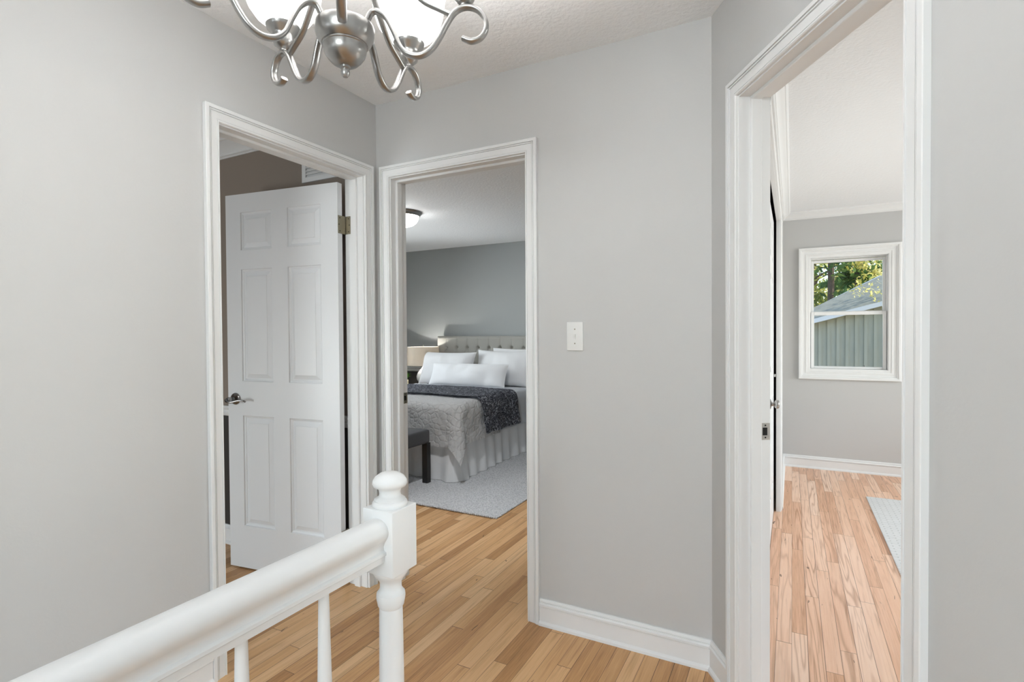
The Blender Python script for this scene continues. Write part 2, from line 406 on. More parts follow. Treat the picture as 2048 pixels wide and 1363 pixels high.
wall('wall_bedroom_left', FBW, 2.17, 6.2, -.12, 0, M['bedwall'], [(3.65, 5.15, .9, 2.0)])
wall('wall_side_room_left', Fr((-4.8, 0, 0), (0, 1, 0), (1, 0, 0)), -1.0, 2.17, -.1, 0, [M['taupe'], M['dark']], split=.80)
FSF = Fr((0, -1.0, 0), (1, 0, 0), (0, 1, 0))
wall('wall_side_room_front', FSF, -4.9, -L-.0575, -.1, 0, [M['taupe'], M['dark']], [(-3.9, -2.9, .12, 1.5)], split=.80)
FH = Fr((0, -3.0, 0), (1, 0, 0), (0, 1, 0))
wall('wall_hall_rear', FH, -L-.06, 1.45, -.12, 0, M['wall'], [(-.6, 1.1, .85, 2.2)])
wall('wall_hall_right', Fr((1.32, 0, 0), (0, 1, 0), (-1, 0, 0)), -3.0, -.44, -.12, 0, M['wall'])
# the stairwell beside the railing
bm = bmesh.new()
for k in range(9): box(bm, (-L, .93-.26*(k+1)-.02, -.19*(k+1)-.19), (-.86, .93-.26*k, -.19*(k+1)))
tag(link('floor_stair_treads', bm, M['floor'], smooth=0), kind='structure')
bm = bmesh.new(); box(bm, (-.86, -3.0, -2.4), (-.84, .93, -.03)); box(bm, (-L-.06, -3.0, -2.4), (-L, .93, 0)); box(bm, (-L, .93, -2.4), (-.84, .95, -.03)); box(bm, (-L, -3.1, -2.4), (-.84, -3.0, 0)); box(bm, (-L, -3.0, -2.5), (-.84, .95, -2.4))
tag(link('wall_stairwell', bm, M['wall'], smooth=0), kind='structure')

# ------------------------------------------------------------------ trim
CAS = [(0, 0), (0, .0085), (.0025, .0115), (.0065, .0115), (.0068, .0085), (.0100, .0085), (.0103, .0100), (.0330, .0125), (.0333, .0100), (.0365, .0100), (.0368, .0150), (.0400, .0155), (.0403, .0125), (.0430, .0125), (.0433, .0180), (.0550, .0180), (.0570, .0165), (.0570, 0)]
def casing(num, fr, s0, s1, zt, near=0, back=True, WT=WT):
    """casing set round an opening; s0,s1 = inner edges of the casing"""
    bm = bmesh.new(); sg = 1
    path = [fr.p(s0, near), fr.p(s0, zt), fr.p(s1, zt), fr.p(s1, near)]
    fl = -1 if (fr.n.cross(V((0, 0, 1)))).dot(fr.u) > 0 else 1
    sweep(bm, path, fr.n, CAS, flip=fl)
    if back:
        pb_ = [fr.p(s0, near, -WT), fr.p(s0, zt, -WT), fr.p(s1, zt, -WT), fr.p(s1, near, -WT)]
        sweep(bm, pb_, -fr.n, CAS, flip=-fl)
    o = tag(link('trim_%d' % num, bm, M['trim'], smooth=30), kind='structure')
    bm = bmesh.new(); a, b, t = s0+.005, s1-.005, zt-.005
    path = [fr.p(a, near), fr.p(a, t), fr.p(b, t), fr.p(b, near)]
    sweep(bm, path, fr.n, [(0, 0), (.0199, 0), (.0199, -WT), (0, -WT)], flip=fl)
    link('door_jamb', bm, M['trim'], o, smooth=0)
    bm = bmesh.new()
    sweep(bm, path, fr.n, [(-.011, -.040), (-.009, -.038), (0, -.038), (0, -.074), (-.009, -.074), (-.011, -.072)], flip=fl)
    link('door_stop', bm, M['trim'], o, smooth=0)
    return o
t1 = casing(1, FL, 1.259, 2.019, 2.060)
t2 = casing(2, FB, -1.800, -1.035, 2.060)
t3 = casing(3, FR, .201, .901, 2.060, back=False, WT=.108)
# strike plates
def strike(par, fr, s, sgn, d0, d1, z, mat=None):
    bm = bmesh.new(); mat = mat or M['nickel']
    P_ = lambda c: fr.p(s+sgn*c[0], c[2], c[1])
    box(bm, (0, d1, z-.0285), (.0016, d0, z+.0285), 0, .0006, P_)
    o = link('strike_plate', bm, mat, par, smooth=0)
    bm = bmesh.new(); box(bm, (.0008, d1+.010, z-.013), (.0021, d1+.026, z+.013), 0, 0, P_)
    for dz in (-.0205, .0205): box(bm, (.0008, d1+.014, z+dz-.0025), (.0022, d1+.019, z+dz+.0025), 0, 0, P_)
    link('latch_hole_shade', bm, M['black'], o, smooth=0)  # black patches paint the dark of the latch hole onto the plate
strike(t3, FR, .206, 1, -.074, -.1075, .937, M['plate'])
strike(t2, FB, -1.795, 1, -.080, -.1145, .937, M['hinge'])
# baseboards:  (a = up, b = out of wall)  swept along the floor line
BASE = [(0, 0), (0, .022), (.010, .021), (.015, .017), (.018, .0125), (.081, .0125), (.0812, .0085), (.0838, .0085), (.084, .0165), (.092, .0165), (.096, .012), (.0985, .0112), (.0988, .0085), (.1015, .0085), (.1018, .0105), (.108, .0095), (.113, .006), (.113, 0)]
def along(name, pts, prof, mat, inward, z=0, kind='structure', sm=30, parent=None):
    """profile given as (up, out); path on the floor plan; inward = +1 when the room is to the left of the path"""
    bm = bmesh.new(); sweep(bm, [V((x, y, z)) for x, y in pts], (0, 0, 1), [(b, a) for a, b in prof], flip=inward)
    o = link(name, bm, mat, parent, smooth=sm); 
    if kind: o['kind'] = kind
    return o
pc = lambda s: (r0.x+u3.x*s, r0.y+u3.y*s)
along('baseboard_back', [(-.977, D), (XR, D), pc(.142)], BASE, M['trim'], -1)
along('baseboard_right', [pc(.959), pc(3.0)], BASE, M['trim'], -1)
along('baseboard_left', [(-L, .95), (-L, 1.201)], BASE, M['trim'], -1)
along('baseboard_east_room', [(-.078, 4.275), (-.078, 5.66), (3.8, 5.66)], BASE, M['trim'], -1)
along('baseboard_side_room', [(-4.8, 2.075), (-L-.135, 2.075)], [(a, b) for a, b in BASE], M['trim'], -1)
along('baseboard_bedroom', [(-5.2, 6.1), (-.26, 6.1)], BASE, M['trim'], -1)
CROWN = [(0, 0), (-.130, 0), (-.130, .007), (-.122, .012), (-.118, .020), (-.112, .022), (-.108, .019), (-.100, .022), (-.080, .034), (-.060, .052), (-.046, .072), (-.040, .076), (-.038, .084), (-.030, .086), (-.022, .094), (-.006, .098), (0, .098)]
along('trim_4', [(-4.8, 2.075), (-L-.115, 2.075), (-L-.115, -1.0)], [(a*.78, b) for a, b in CROWN], M['trim'], -1, z=H, sm=25)
along('trim_5', [(.0, 2.06), (-.078, 2.06), (-.078, 5.66), (3.8, 5.66)][1:], [(a*.50, b*.62) for a, b in CROWN], M['trim'], -1, z=HE, sm=25)
CHAIR = [(0, 0), (0, .008), (.012, .016), (.022, .018), (.026, .012), (.036, .012), (.044, .022), (.054, .026), (.062, .022), (.062, 0)]
along('trim_6', [(-4.8, 2.075), (-L-.115, 2.075)], CHAIR, M['trim'], -1, z=.782)
along('trim_7', [(-5.2, 6.1), (-.26, 6.1)], CHAIR, M['trim'], -1, z=.735)

# ------------------------------------------------------------------ windows
def window(num, fr, a0, a1, z0, z1, depth=.12, cw=.093):
    root = empty('window_%d' % num); root['kind'] = 'structure'
    fl = 1 if (fr.n.cross(V((0, 0, 1)))).dot(fr.u) > 0 else -1
    ring = lambda x0, x1, y0, y1, b=0: [fr.p(x0, y0, b), fr.p(x0, y1, b), fr.p(x1, y1, b), fr.p(x1, y0, b)]
    q = cw/.093
    prof = [(0, 0), (0, .010), (.006*q, .013), (.022*q, .013), (.024*q, .017), (.036*q, .017), (.038*q, .014), (.058*q, .016), (.061*q, .023), (.070*q, .024), (.073*q, .030), (.088*q, .030), (.093*q, .026), (.093*q, 0)]
    bm = bmesh.new(); sweep(bm, ring(a0, a1, z0, z1), fr.n, prof, closed=True, flip=-fl); link('window_casing', bm, M['trim'], root)
    bm = bmesh.new(); sweep(bm, ring(a0, a1, z0, z1), fr.n, [(-.004, .004), (.0, .004), (.0, -depth), (-.012, -depth), (-.012, -.060), (-.004, -.060)], closed=True, flip=-fl); link('window_frame', bm, M['trim'], root, smooth=0)
    zm = (z0+z1)/2-.005
    def sash(nm, x0, x1, y0, y1, b0, b1, st, rb, rt):
        bm = bmesh.new()
        fr.box(bm, x0, x0+st, y0, y1, b0, b1, 0, .002); fr.box(bm, x1-st, x1, y0, y1, b0, b1, 0, .002)
        fr.box(bm, x0+st, x1-st, y0, y0+rb, b0, b1, 0, .002); fr.box(bm, x0+st, x1-st, y1-rt, y1, b0, b1, 0, .002)
        o = link(nm, bm, M['trim'], root, smooth=0)
        bm = bmesh.new(); bc = (b0+b1)/2; fr.box(bm, x0+st-.004, x1-st+.004, y0+rb-.004, y1-rt+.004, bc-.002, bc+.002); link('pane', bm, M['glass'], o, smooth=0)
        return o
    sash('upper_sash', a0+.013, a1-.013, zm-.005, z1-.018, -.095, -.070, .020, .030, .024)
    lo = sash('lower_sash', a0+.009, a1-.009, z0+.005, zm+.018, -.058, -.028, .026, .020, .030)
    return root
window(1, FW, .145, .743, .922, 1.942)
window(2, FW, 1.75, 2.35, .922, 1.942)  # unseen copy, added to let more light into the east room
window(3, FX, 2.6, 5.0, .8, 2.1)  # this and the windows below are unseen, added as openings for the fill lamps
window(4, FBW, 3.65, 5.15, .9, 2.0)
window(5, FSF, -3.9, -2.9, .12, 1.5)
window(7, FL, -2.45, -1.35, 1.0, 2.2, .0575)
window(6, FH, -.6, 1.1, .85, 2.2)

# ------------------------------------------------------------------ six panel door
def panel_face(bm, xf, w, h, y, sgn):
    xs = [0, .104, .317, .421, .634, w] if abs(w-.738) < .05 else [0, w*.14, w*.43, w*.57, w*.86, w]
    zs = [0, .229, .829, 1.014, 1.618, 1.720, 1.924, h]
    for i in range(5):
        for j in range(7):
            x0, x1, z0, z1 = xs[i], xs[i+1], zs[j], zs[j+1]
            if i in (1, 3) and j in (1, 3, 5):
                rings = []
                for ins, dep in ((0, 0), (.003, .0060), (.009, .0080), (.013, .0115), (.017, .0115), (.038, .0035), (.040, .0010)):
                    rings.append([bm.verts.new(xf(V((a, y+sgn*-dep, b)))) for a, b in ((x0+ins, z0+ins), (x1-ins, z0+ins), (x1-ins, z1-ins), (x0+ins, z1-ins))])
                for A, B in zip(rings, rings[1:]):
                    for k in range(4): bm.faces.new([A[k], A[(k+1) % 4], B[(k+1) % 4], B[k]])
                bm.faces.new(rings[-1])
            else:
                bm.faces.new([bm.verts.new(xf(V(p))) for p in ((x0, y, z0), (x1, y, z0), (x1, y, z1), (x0, y, z1))])
def door_leaf(bm, w, h, t, xf=lambda c: c):
    panel_face(bm, xf, w, h, -t/2, -1); panel_face(bm, xf, w, h, t/2, 1)
    for a in ([(0, -t/2, 0), (0, t/2, 0), (0, t/2, h), (0, -t/2, h)], [(w, -t/2, 0), (w, t/2, 0), (w, t/2, h), (w, -t/2, h)], [(0, -t/2, 0), (w, -t/2, 0), (w, t/2, 0), (0, t/2, 0)], [(0, -t/2, h), (w, -t/2, h), (w, t/2, h), (0, t/2, h)]):
        bm.faces.new([bm.verts.new(xf(V(p))) for p in a])
# local frame of the open door: x from hinge edge to latch edge, y = towards the wall behind it
d1 = empty('door_1', (-2.008, 1.9775, .008)); d1['kind'] = 'structure'
d1.rotation_euler = (0, 0, math.radians(180+7.55))
# after the turn +x points to the latch edge (-x in the room) and local -y points to the wall, +y to the hall
bm = bmesh.new(); door_leaf(bm, .738, 2.022, .035); bmesh.ops.remove_doubles(bm, verts=bm.verts, dist=1e-5); link('door_leaf', bm, M['door'], d1, smooth=0)
RX = Matrix.Rotation(-PI/2, 4, 'X')
def handle(par, x, y, z, sgn, lever=-1, mat=None):
    mat = mat or M['chrome']; bm = bmesh.new()
    mm = Matrix.Translation((x, y, z)) @ Matrix.Rotation(-PI/2*sgn, 4, 'X')
    lathe(bm, [(0, 0), (.031, 0), (.0325, .003), (.030, .009), (.022, .014), (.013, .018), (.012, .034), (.0135, .038), (.0135, .050), (.010, .056), (0, .057)], seg=28, M4=mm)
    o = link('door_handle', bm, mat, par, smooth=40)
    bm = bmesh.new(); yy = y+sgn*.048
    pts = spline([(x, yy, z), (x-lever*.012, yy+sgn*.006, z-.001), (x+lever*.004, yy+sgn*.013, z-.010), (x+lever*.035, yy+sgn*.010, z-.010), (x+lever*.070, yy+sgn*.002, z-.002), (x+lever*.100, yy-sgn*.006, z-.004), (x+lever*.108, yy-sgn*.010, z-.010)], 5)
    tube(bm, pts, [.0075-.0035*i/len(pts) for i in range(len(pts))], 10); link('lever', bm, mat, o, smooth=50)
handle(d1, .683, .0175, .918, 1)
handle(d1, .683, -.0175, .918, -1)
def hinge(par, z):
    bm = bmesh.new()
    for k in range(5): lathe(bm, [(0, k*.0178), (.0052, k*.0178), (.0060, k*.0178+.001), (.0060, k*.0178+.0163), (.0052, k*.0178+.0173), (0, k*.0178+.0173)], (-2.0095, 2.0075, z), 12)
    o = link('hinge', bm, M['hinge'], par, smooth=40)
    bm = bmesh.new()
    box(bm, (-2.004, 2.0118, z), (-1.972, 2.0136, z+.089)); box(bm, (-2.0070, 1.962, z), (-2.0045, 2.004, z+.089))
    link('hinge_leaf', bm, M['hinge'], o, smooth=0)
    bm = bmesh.new()
    for q, dz in ((-1.984, .012), (-1.978, .0445), (-1.984, .077)): box(bm, (q-.0025, 2.0108, z+dz-.0025), (q+.0025, 2.0125, z+dz+.0025))
    for q, dz in ((1.974, .012), (1.968, .0445), (1.974, .077)): box(bm, (-2.0050, q-.0025, z+dz-.0025), (-2.0036, q+.0025, z+dz+.0025))
    link('screw_heads', bm, M['screw'], o, smooth=0)
hinge(t1, 1.778); hinge(t1, .192)

# closet doors in the left wall of the east room
bm = bmesh.new(); sweep(bm, [FE.p(2.065, 2.045), FE.p(4.19, 2.045), FE.p(4.19, 0)], FE.n, [(0, 0), (.0199, 0), (.0199, -.022), (0, -.022)], flip=-1 if (FE.n.cross(V((0, 0, 1)))).dot(FE.u) > 0 else 1)
tj = tag(link('trim_8', bm, M['trim'], smooth=0), kind='structure')
bm = bmesh.new(); sweep(bm, [FE.p(2.065, 2.05), FE.p(4.195, 2.05), FE.p(4.195, 0)], FE.n, CAS, flip=-1 if (FE.n.cross(V((0, 0, 1)))).dot(FE.u) > 0 else 1)
link('closet_casing', bm, M['trim'], tj)
for k, (y0, y1) in enumerate(((2.30, 3.23), (3.236, 4.165))):
    w = y1-y0; dd = empty('door_%d' % (k+2), (-.1325, y0, .008), PI/2); dd['kind'] = 'structure'
    bm = bmesh.new(); door_leaf(bm, w, 2.022, .035); bmesh.ops.remove_doubles(bm, verts=bm.verts, dist=1e-5); link('door_leaf', bm, M['door'], dd, smooth=0)
    if k == 1:
        mm = Matrix.Translation((.21, -.0175, .842)) @ Matrix.Rotation(PI/2, 4, 'X'); bm = bmesh.new()
        lathe(bm, [(0, 0), (.028, 0), (.028, .004), (.012, .010), (.010, .022), (.022, .028), (.026, .038), (.022, .048), (.010, .052), (0, .052)], seg=24, M4=mm)
        link('door_handle', bm, M['nickel'], dd, smooth=50)
        bm = bmesh.new(); box(bm, (w-.01, -.030, .955-.01), (w+.0195, -.019, .975-.01), 0, .002); link('latch', bm, M['nickel'], dd, smooth=0)

# ------------------------------------------------------------------ light switch
sw = empty('light_switch', (-.8085, D, 1.258)); tag(sw, 'white toggle light switch plate on the grey wall right of the bedroom doorway', 'light switch')
bm = bmesh.new(); box(bm, (-.0365, -.006, -.060), (.0365, 0, .060), 0, .0028); link('switch_plate', bm, M['plastic'], sw, smooth=30)
bm = bmesh.new(); box(bm, (-.005, -.0075, -.012), (.005, -.005, .012)); box(bm, (-.0042, -.017, .000), (.0042, -.006, .009), 0, .001); link('toggle', bm, M['plastic'], sw, smooth=0)
for dz in (-.030, .030):
    bm = bmesh.new(); lathe(bm, [(0, 0), (.003, 0), (.0026, .0012), (0, .0014)], seg=12, M4=Matrix.Translation((0, -.006, dz)) @ Matrix.Rotation(PI/2, 4, 'X')); link('screw', bm, M['hinge'], sw, smooth=40)

# ------------------------------------------------------------------ vent grille
vg = empty('vent_grille', (-2.375, 2.075, 2.10)); tag(vg, 'white louvred return air grille high on the taupe wall above the open door', 'vent')
bm = bmesh.new()
for a, b in (((0, -.010, 0), (.36, 0, .025)), ((0, -.010, .205), (.36, 0, .23)), ((0, -.010, .025), (.028, 0, .205)), ((.332, -.010, .025), (.36, 0, .205))): box(bm, a, b)
link('grille_frame', bm, M['trim'], vg, smooth=0)
bm = bmesh.new()
for k in range(10):
    z = .038+k*.0178
    vs = box(bm, (.028, -.0085, z), (.332, -.0005, z+.003))
    for v in vs[:4]+vs[4:]:
        if v.co.y < -.004: v.co.z -= .017
link('louver_slats', bm, M['trim'], vg, smooth=0)
bm = bmesh.new(); box(bm, (.028, -.0004, .025), (.332, -.0001, .205)); link('duct_shade_sheet', bm, M['black'], vg, smooth=0)  # black sheet stands in for the shade behind the slats

# ------------------------------------------------------------------ stair railing
NX, NY = -.7975, .9255
rl = empty('stair_railing', (NX, NY, 0)); tag(rl, 'white painted stair railing with round-topped newel post, moulded handrail and balusters', 'railing')
bm = bmesh.new(); h_ = .0415
box(bm, (-h_, -h_, .749), (h_, h_, .8915), 0, .0018)
lathe(bm, [(0, 0), (.041, 0), (.041, .10), (.036, .12), (.030, .14), (.033, .16), (.030, .18), (.0275, .22), (.0275, .50), (.0262, .640), (.0257, .664), (.0290, .669), (.0300, .675), (.0312, .680), (.0322, .688), (.0312, .696), (.0262, .702), (.0240, .708), (.0240, .719), (.0270, .727), (.0340, .735), (.0385, .742), (.0395, .7492), (0, .7492)], (0, 0, 0), 40)
nw = link('newel_post', bm, M['rail'], rl, smooth=30)
bm = bmesh.new()
lathe(bm, [(0, .891), (.0375, .891), (.0392, .895), (.0385, .900), (.0340, .903), (.0345, .906), (.0300, .909), (.0245, .913), (.0232, .920), (.0245, .927), (.0275, .932), (.0360, .9355), (.0385, .941), (.0375, .948), (.0320, .956), (.0220, .963), (.0100, .9665), (0, .967)], (0, 0, 0), 40)
link('post_cap', bm, M['rail'], nw, smooth=50)
bm = bmesh.new(); half = [(0, .874), (.012, .8725), (.022, .867), (.029, .858), (.0315, .848), (.030, .839), (.025, .831), (.0195, .823), (.0172, .815), (.0185, .808), (.0240, .8045), (.0245, .7985), (.0205, .7955), (.0205, .783)]
prof = half+[(-a, b) for a, b in half[::-1] if a > 0]
Aa = [bm.verts.new((a, -h_+.0005, b)) for a, b in prof]; Bb = [bm.verts.new((a, -3.4, b)) for a, b in prof]
for j in range(len(prof)): bm.faces.new([Aa[j], Aa[(j+1) % len(prof)], Bb[(j+1) % len(prof)], Bb[j]])
bm.faces.new(Aa); bm.faces.new(Bb)
link('handrail', bm, M['rail'], rl, smooth=40)
for k in range(7):
    bm = bmesh.new(); lathe(bm, [(0, 0), (.016, 0), (.016, .10), (.0125, .115), (.0155, .135), (.0165, .16), (.0165, .20), (.0155, .40), (.0135, .60), (.0098, .775), (.0098, .784), (0, .784)], (0, .7325-NY-.1735*k, 0), 24)
    link('baluster', bm, M['rail'], rl, smooth=40)

# ------------------------------------------------------------------ chandelier
CX, CY = -.758, .765
ch = empty('chandelier', (CX, CY, H)); tag(ch, 'brushed nickel five-arm chandelier with lit white glass shades hanging from the ceiling', 'chandelier')
Z = lambda z: z-H
bm = bmesh.new()
lathe(bm, [(0, Z(1.856)), (.048, Z(1.859)), (.0545, Z(1.863)), (.0560, Z(1.858)), (.0550, Z(1.850)), (.0535, Z(1.842)), (.0495, Z(1.833)), (.0430, Z(1.8265)), (.0415, Z(1.8262)), (.0415, Z(1.8235)), (.0400, Z(1.8225)), (.0400, Z(1.8165)), (.0375, Z(1.808)), (.0315, Z(1.799)), (.0240, Z(1.7915)), (.0160, Z(1.7875)), (.0095, Z(1.7865)), (.0095, Z(1.7825)), (.0070, Z(1.781)), (.0085, Z(1.776)), (.0080, Z(1.771)), (.0045, Z(1.766)), (0, Z(1.765))], (0, 0, 0), 40)
link('center_bowl', bm, M['nickel'], ch, smooth=30)
bm = bmesh.new()
lathe(bm, [(0, Z(1.856)), (.0065, Z(1.857)), (.0065, Z(2.08)), (.012, Z(2.09)), (.020, Z(2.11)), (.016, Z(2.135)), (.008, Z(2.15)), (.005, Z(2.17)), (.005, Z(2.40)), (0, Z(2.40))], (0, 0, 0), 24)
link('stem', bm, M['nickel'], ch, smooth=40)
bm = bmesh.new(); lathe(bm, [(0, -.045), (.012, -.045), (.035, -.038), (.058, -.018), (.065, -.004), (.065, 0), (0, 0)], (0, 0, 0), 32); link('ceiling_canopy', bm, M['nickel'], ch, smooth=40)
ARM = [(.040, 1.862), (.050, 1.884), (.063, 1.888), (.080, 1.875), (.094, 1.849), (.107, 1.820), (.124, 1.8045), (.146, 1.802), (.166, 1.813), (.182, 1.834), (.196, 1.859), (.212, 1.881), (.233, 1.890), (.255, 1.884), (.269, 1.866), (.271, 1.848), (.261, 1.832), (.243, 1.826), (.226, 1.832)]
SUP = [(.205, 1.877), (.180, 1.889), (.150, 1.905), (.122, 1.935), (.096, 1.968), (.070, 2.02), (.045, 2.075), (.016, 2.11)]
for k in range(5):
    a = math.radians(96.8+72*k); er = V((math.cos(a), math.sin(a), 0)); et = V((-math.sin(a), math.cos(a), 0))
    arm = empty('arm_anchor', (0, 0, 0)); bpy.data.objects.remove(arm)
    bm = bmesh.new(); tube(bm, spline([er*r+V((0, 0, Z(z))) for r, z in ARM], 6), 0, 12, 0, (.0078, .0046, et))
    ar = link('arm', bm, M['nickel'], ch, smooth=50)
    bm = bmesh.new(); tube(bm, spline([er*r+V((0, 0, Z(z))) for r, z in SUP], 6), 0, 12, 0, (.0062, .0042, et)); link('arm_brace', bm, M['nickel'], ar, smooth=50)
    cp = er*.23
    bl = bpy.data.lights.new('bulb_light', 'POINT'); bl.energy = 19.0; bl.shadow_soft_size = .02; bl.color = (1, .98, .96); bo = bpy.data.objects.new('bulb_light', bl); C.objects.link(bo); bo.parent = ch; bo.location = (cp.x, cp.y, Z(2.05))
    bm = bmesh.new(); lathe(bm, [(0, Z(1.889)), (.007, Z(1.889)), (.007, Z(1.895)), (.011, Z(1.897)), (.019, Z(1.904)), (.0225, Z(1.913)), (.0215, Z(1.921)), (.0235, Z(1.927)), (.033, Z(1.936)), (.0355, Z(1.944)), (.034, Z(1.945)), (0, Z(1.940))], (cp.x, cp.y, 0), 28)
    link('shade_cup', bm, M['nickel'], ar, smooth=40)
    bm = bmesh.new(); sp = [(.026, 1.9455), (.040, 1.950), (.056, 1.962), (.070, 1.982), (.079, 2.010), (.084, 2.045), (.089, 2.075), (.100, 2.100)]
    lathe(bm, [(r, Z(z)) for r, z in sp]+[(r-.003, Z(z+.001)) for r, z in sp[::-1]], (cp.x, cp.y, 0), 32); link('glass_shade', bm, M['shade'], ar, smooth=50)

# ------------------------------------------------------------------ bedroom ceiling lamp
cl = empty('ceiling_lamp', (-3.325, 4.09, H)); tag(cl, 'flush round ceiling lamp with nickel rim and glowing frosted dome in the bedroom', 'ceiling lamp')
bm = bmesh.new(); lathe(bm, [(0, 0), (.178, 0), (.180, -.008), (.172, -.020), (.166, -.024), (.162, -.038), (.158, -.042), (.150, -.040), (.150, -.010), (0, -.010)], (0, 0, 0), 48); link('lamp_rim', bm, M['nickel'], cl, smooth=40)
bm = bmesh.new(); lathe(bm, [(.152, -.036), (.150, -.050), (.142, -.075), (.124, -.100), (.095, -.122), (.055, -.136), (0, -.141)], (0, 0, 0), 48); link('glass_dome', bm, M['dome'], cl, smooth=60)
bm = bmesh.new(); lathe(bm, [(0, -.138), (.010, -.140), (.011, -.146), (.005, -.150), (.006, -.156), (0, -.160)], (0, 0, 0), 20); link('finial', bm, M['nickel'], cl, smooth=60)

dl = empty('added_bed_fill', (-1.95, 2.58, H)); tag(dl, 'unseen added downlight in the bedroom ceiling just inside the doorway', 'fill light')  # invented fitting, added to carry the fill spot for the bed
bm = bmesh.new(); lathe(bm, [(.060, -.001), (.085, -.001), (.088, -.005), (.084, -.008), (.060, -.003), (.060, -.001)], (0, 0, 0), 36); link('trim_ring', bm, M['trim'], dl, smooth=40)
bm = bmesh.new(); lathe(bm, [(0, -.0005), (.060, -.0005), (.060, -.002), (0, -.002)], (0, 0, 0), 36); link('lens', bm, M['shade'], dl, smooth=0)
sl = bpy.data.lights.new('fill_spot', 'SPOT'); sl.energy = 108; sl.spot_size = math.radians(112); sl.spot_blend = .6; sl.shadow_soft_size = .06; sl.color = (.98, .99, 1)  # spot lamp added to brighten the foot of the bed
so2 = bpy.data.objects.new('fill_spot', sl); C.objects.link(so2); so2.parent = dl; so2.location = (0, 0, -.02)
so2.rotation_euler = V((-.75, 1.35, -1.9)).to_track_quat('-Z', 'Y').to_euler()
# ------------------------------------------------------------------ bedroom furniture
BX0, BX1, BY0, BY1 = -4.14, -2.53, 3.80, 5.95
nz3 = lambda p, s: noise.noise(V(p)*s)
bed = empty('bed', (0, 0, 0)); tag(bed, 'double bed with grey button-tufted headboard, quilt and gathered white skirt', 'bed')
# headboard
HX0, HX1, HZ = -4.275, -2.50, 1.235
btn = [(-4.112+.1655*i, 1.085) for i in range(10)]; btn2 = [(-4.195+.1655*i, .93) for i in range(11)]
def headf(u, v):
    x = HX0+(HX1-HX0)*u; z = .30+(HZ-.30)*v; d = .055
    e = min(x-HX0, HX1-x, HZ-z); d *= min(1, .35+math.sqrt(max(e, 0)/.03)*.65)
    for bx, bz in btn+btn2:
        q = math.hypot(x-bx, z-bz); d -= .030*math.exp(-(q/.017)**2)+.006*math.exp(-(q/.045)**2)
    for bx, bz in btn:
        if z > bz: d -= .0045*math.exp(-((x-bx)/.005)**2)*min(1, (z-bz)/.02)
        for s in (-1, 1):
            if .93 < z < bz:
                xl = bx+s*.0828*(bz-z)/.155; d -= .006*math.exp(-((x-xl)/.006)**2)
    return V((x, 5.99-d, z))
bm = bmesh.new(); g = grid(bm, headf, 260, 130)
bnd = [g[0][j] for j in range(131)]+[g[i][130] for i in range(1, 261)]+[g[260][j] for j in range(129, -1, -1)]
bk = [bm.verts.new((v.co.x, 6.05, v.co.z)) for v in bnd]
for i in range(len(bnd)-1): bm.faces.new([bnd[i], bnd[i+1], bk[i+1], bk[i]])
bm.faces.new(bk)
hd = link('headboard', bm, M['head'], bed, smooth=60)
for bx, bz in btn+btn2:
    bm = bmesh.new(); lathe(bm, [(0, .006), (.006, .005), (.009, .001), (.009, -.003), (0, -.003)], seg=12, M4=Matrix.Translation((bx, 5.968, bz)) @ Matrix.Rotation(PI/2, 4, 'X')); link('button', bm, M['button'], hd, smooth=60)
bm = bmesh.new(); box(bm, (BX0+.02, BY0+.04, .12), (BX1-.03, BY1, .34)); link('bed_base', bm, M['skirt'], bed, smooth=0)
for x in (BX0+.10, BX1-.12):
    for y in (BY0+.15, BY1-.1):
        bm = bmesh.new(); box(bm, (x-.03, y-.03, .012), (x+.03, y+.03, .12)); link('leg', bm, M['blackwood'], bed, smooth=0)
bm = bmesh.new(); box(bm, (BX0, BY0+.02, .34), (BX1-.01, BY1, .630), 0, .05); link('mattress', bm, M['sheet'], bed, smooth=60)
# gathered skirt round the foot and the right side
def skf(u, v):
    Ls = BX1-.005-(BX0-.0); Lt = BY1-BY0+.02; s = u*(Ls+Lt); z = .36*(1-v)+.014; k = v
    amp = .010*k+.003; w = amp*math.sin(s*38+2.2*nz3((s, 0, 3), 3))+.020*k*nz3((s, 1, 0), 2.3)
    fl = .02*k+.05*k*math.exp(-((s-Ls)/.16)**2)
    if s < Ls: x = BX0+s; y = BY0-.004-w-fl; 
    else: x = BX1-.004+w+fl; y = BY0+(s-Ls)
    if abs(s-Ls) < .001: pass
    return V((x, y, z))
bm = bmesh.new(); grid(bm, skf, 520, 14); link('bed_skirt', bm, M['skirt'], bed, smooth=60)
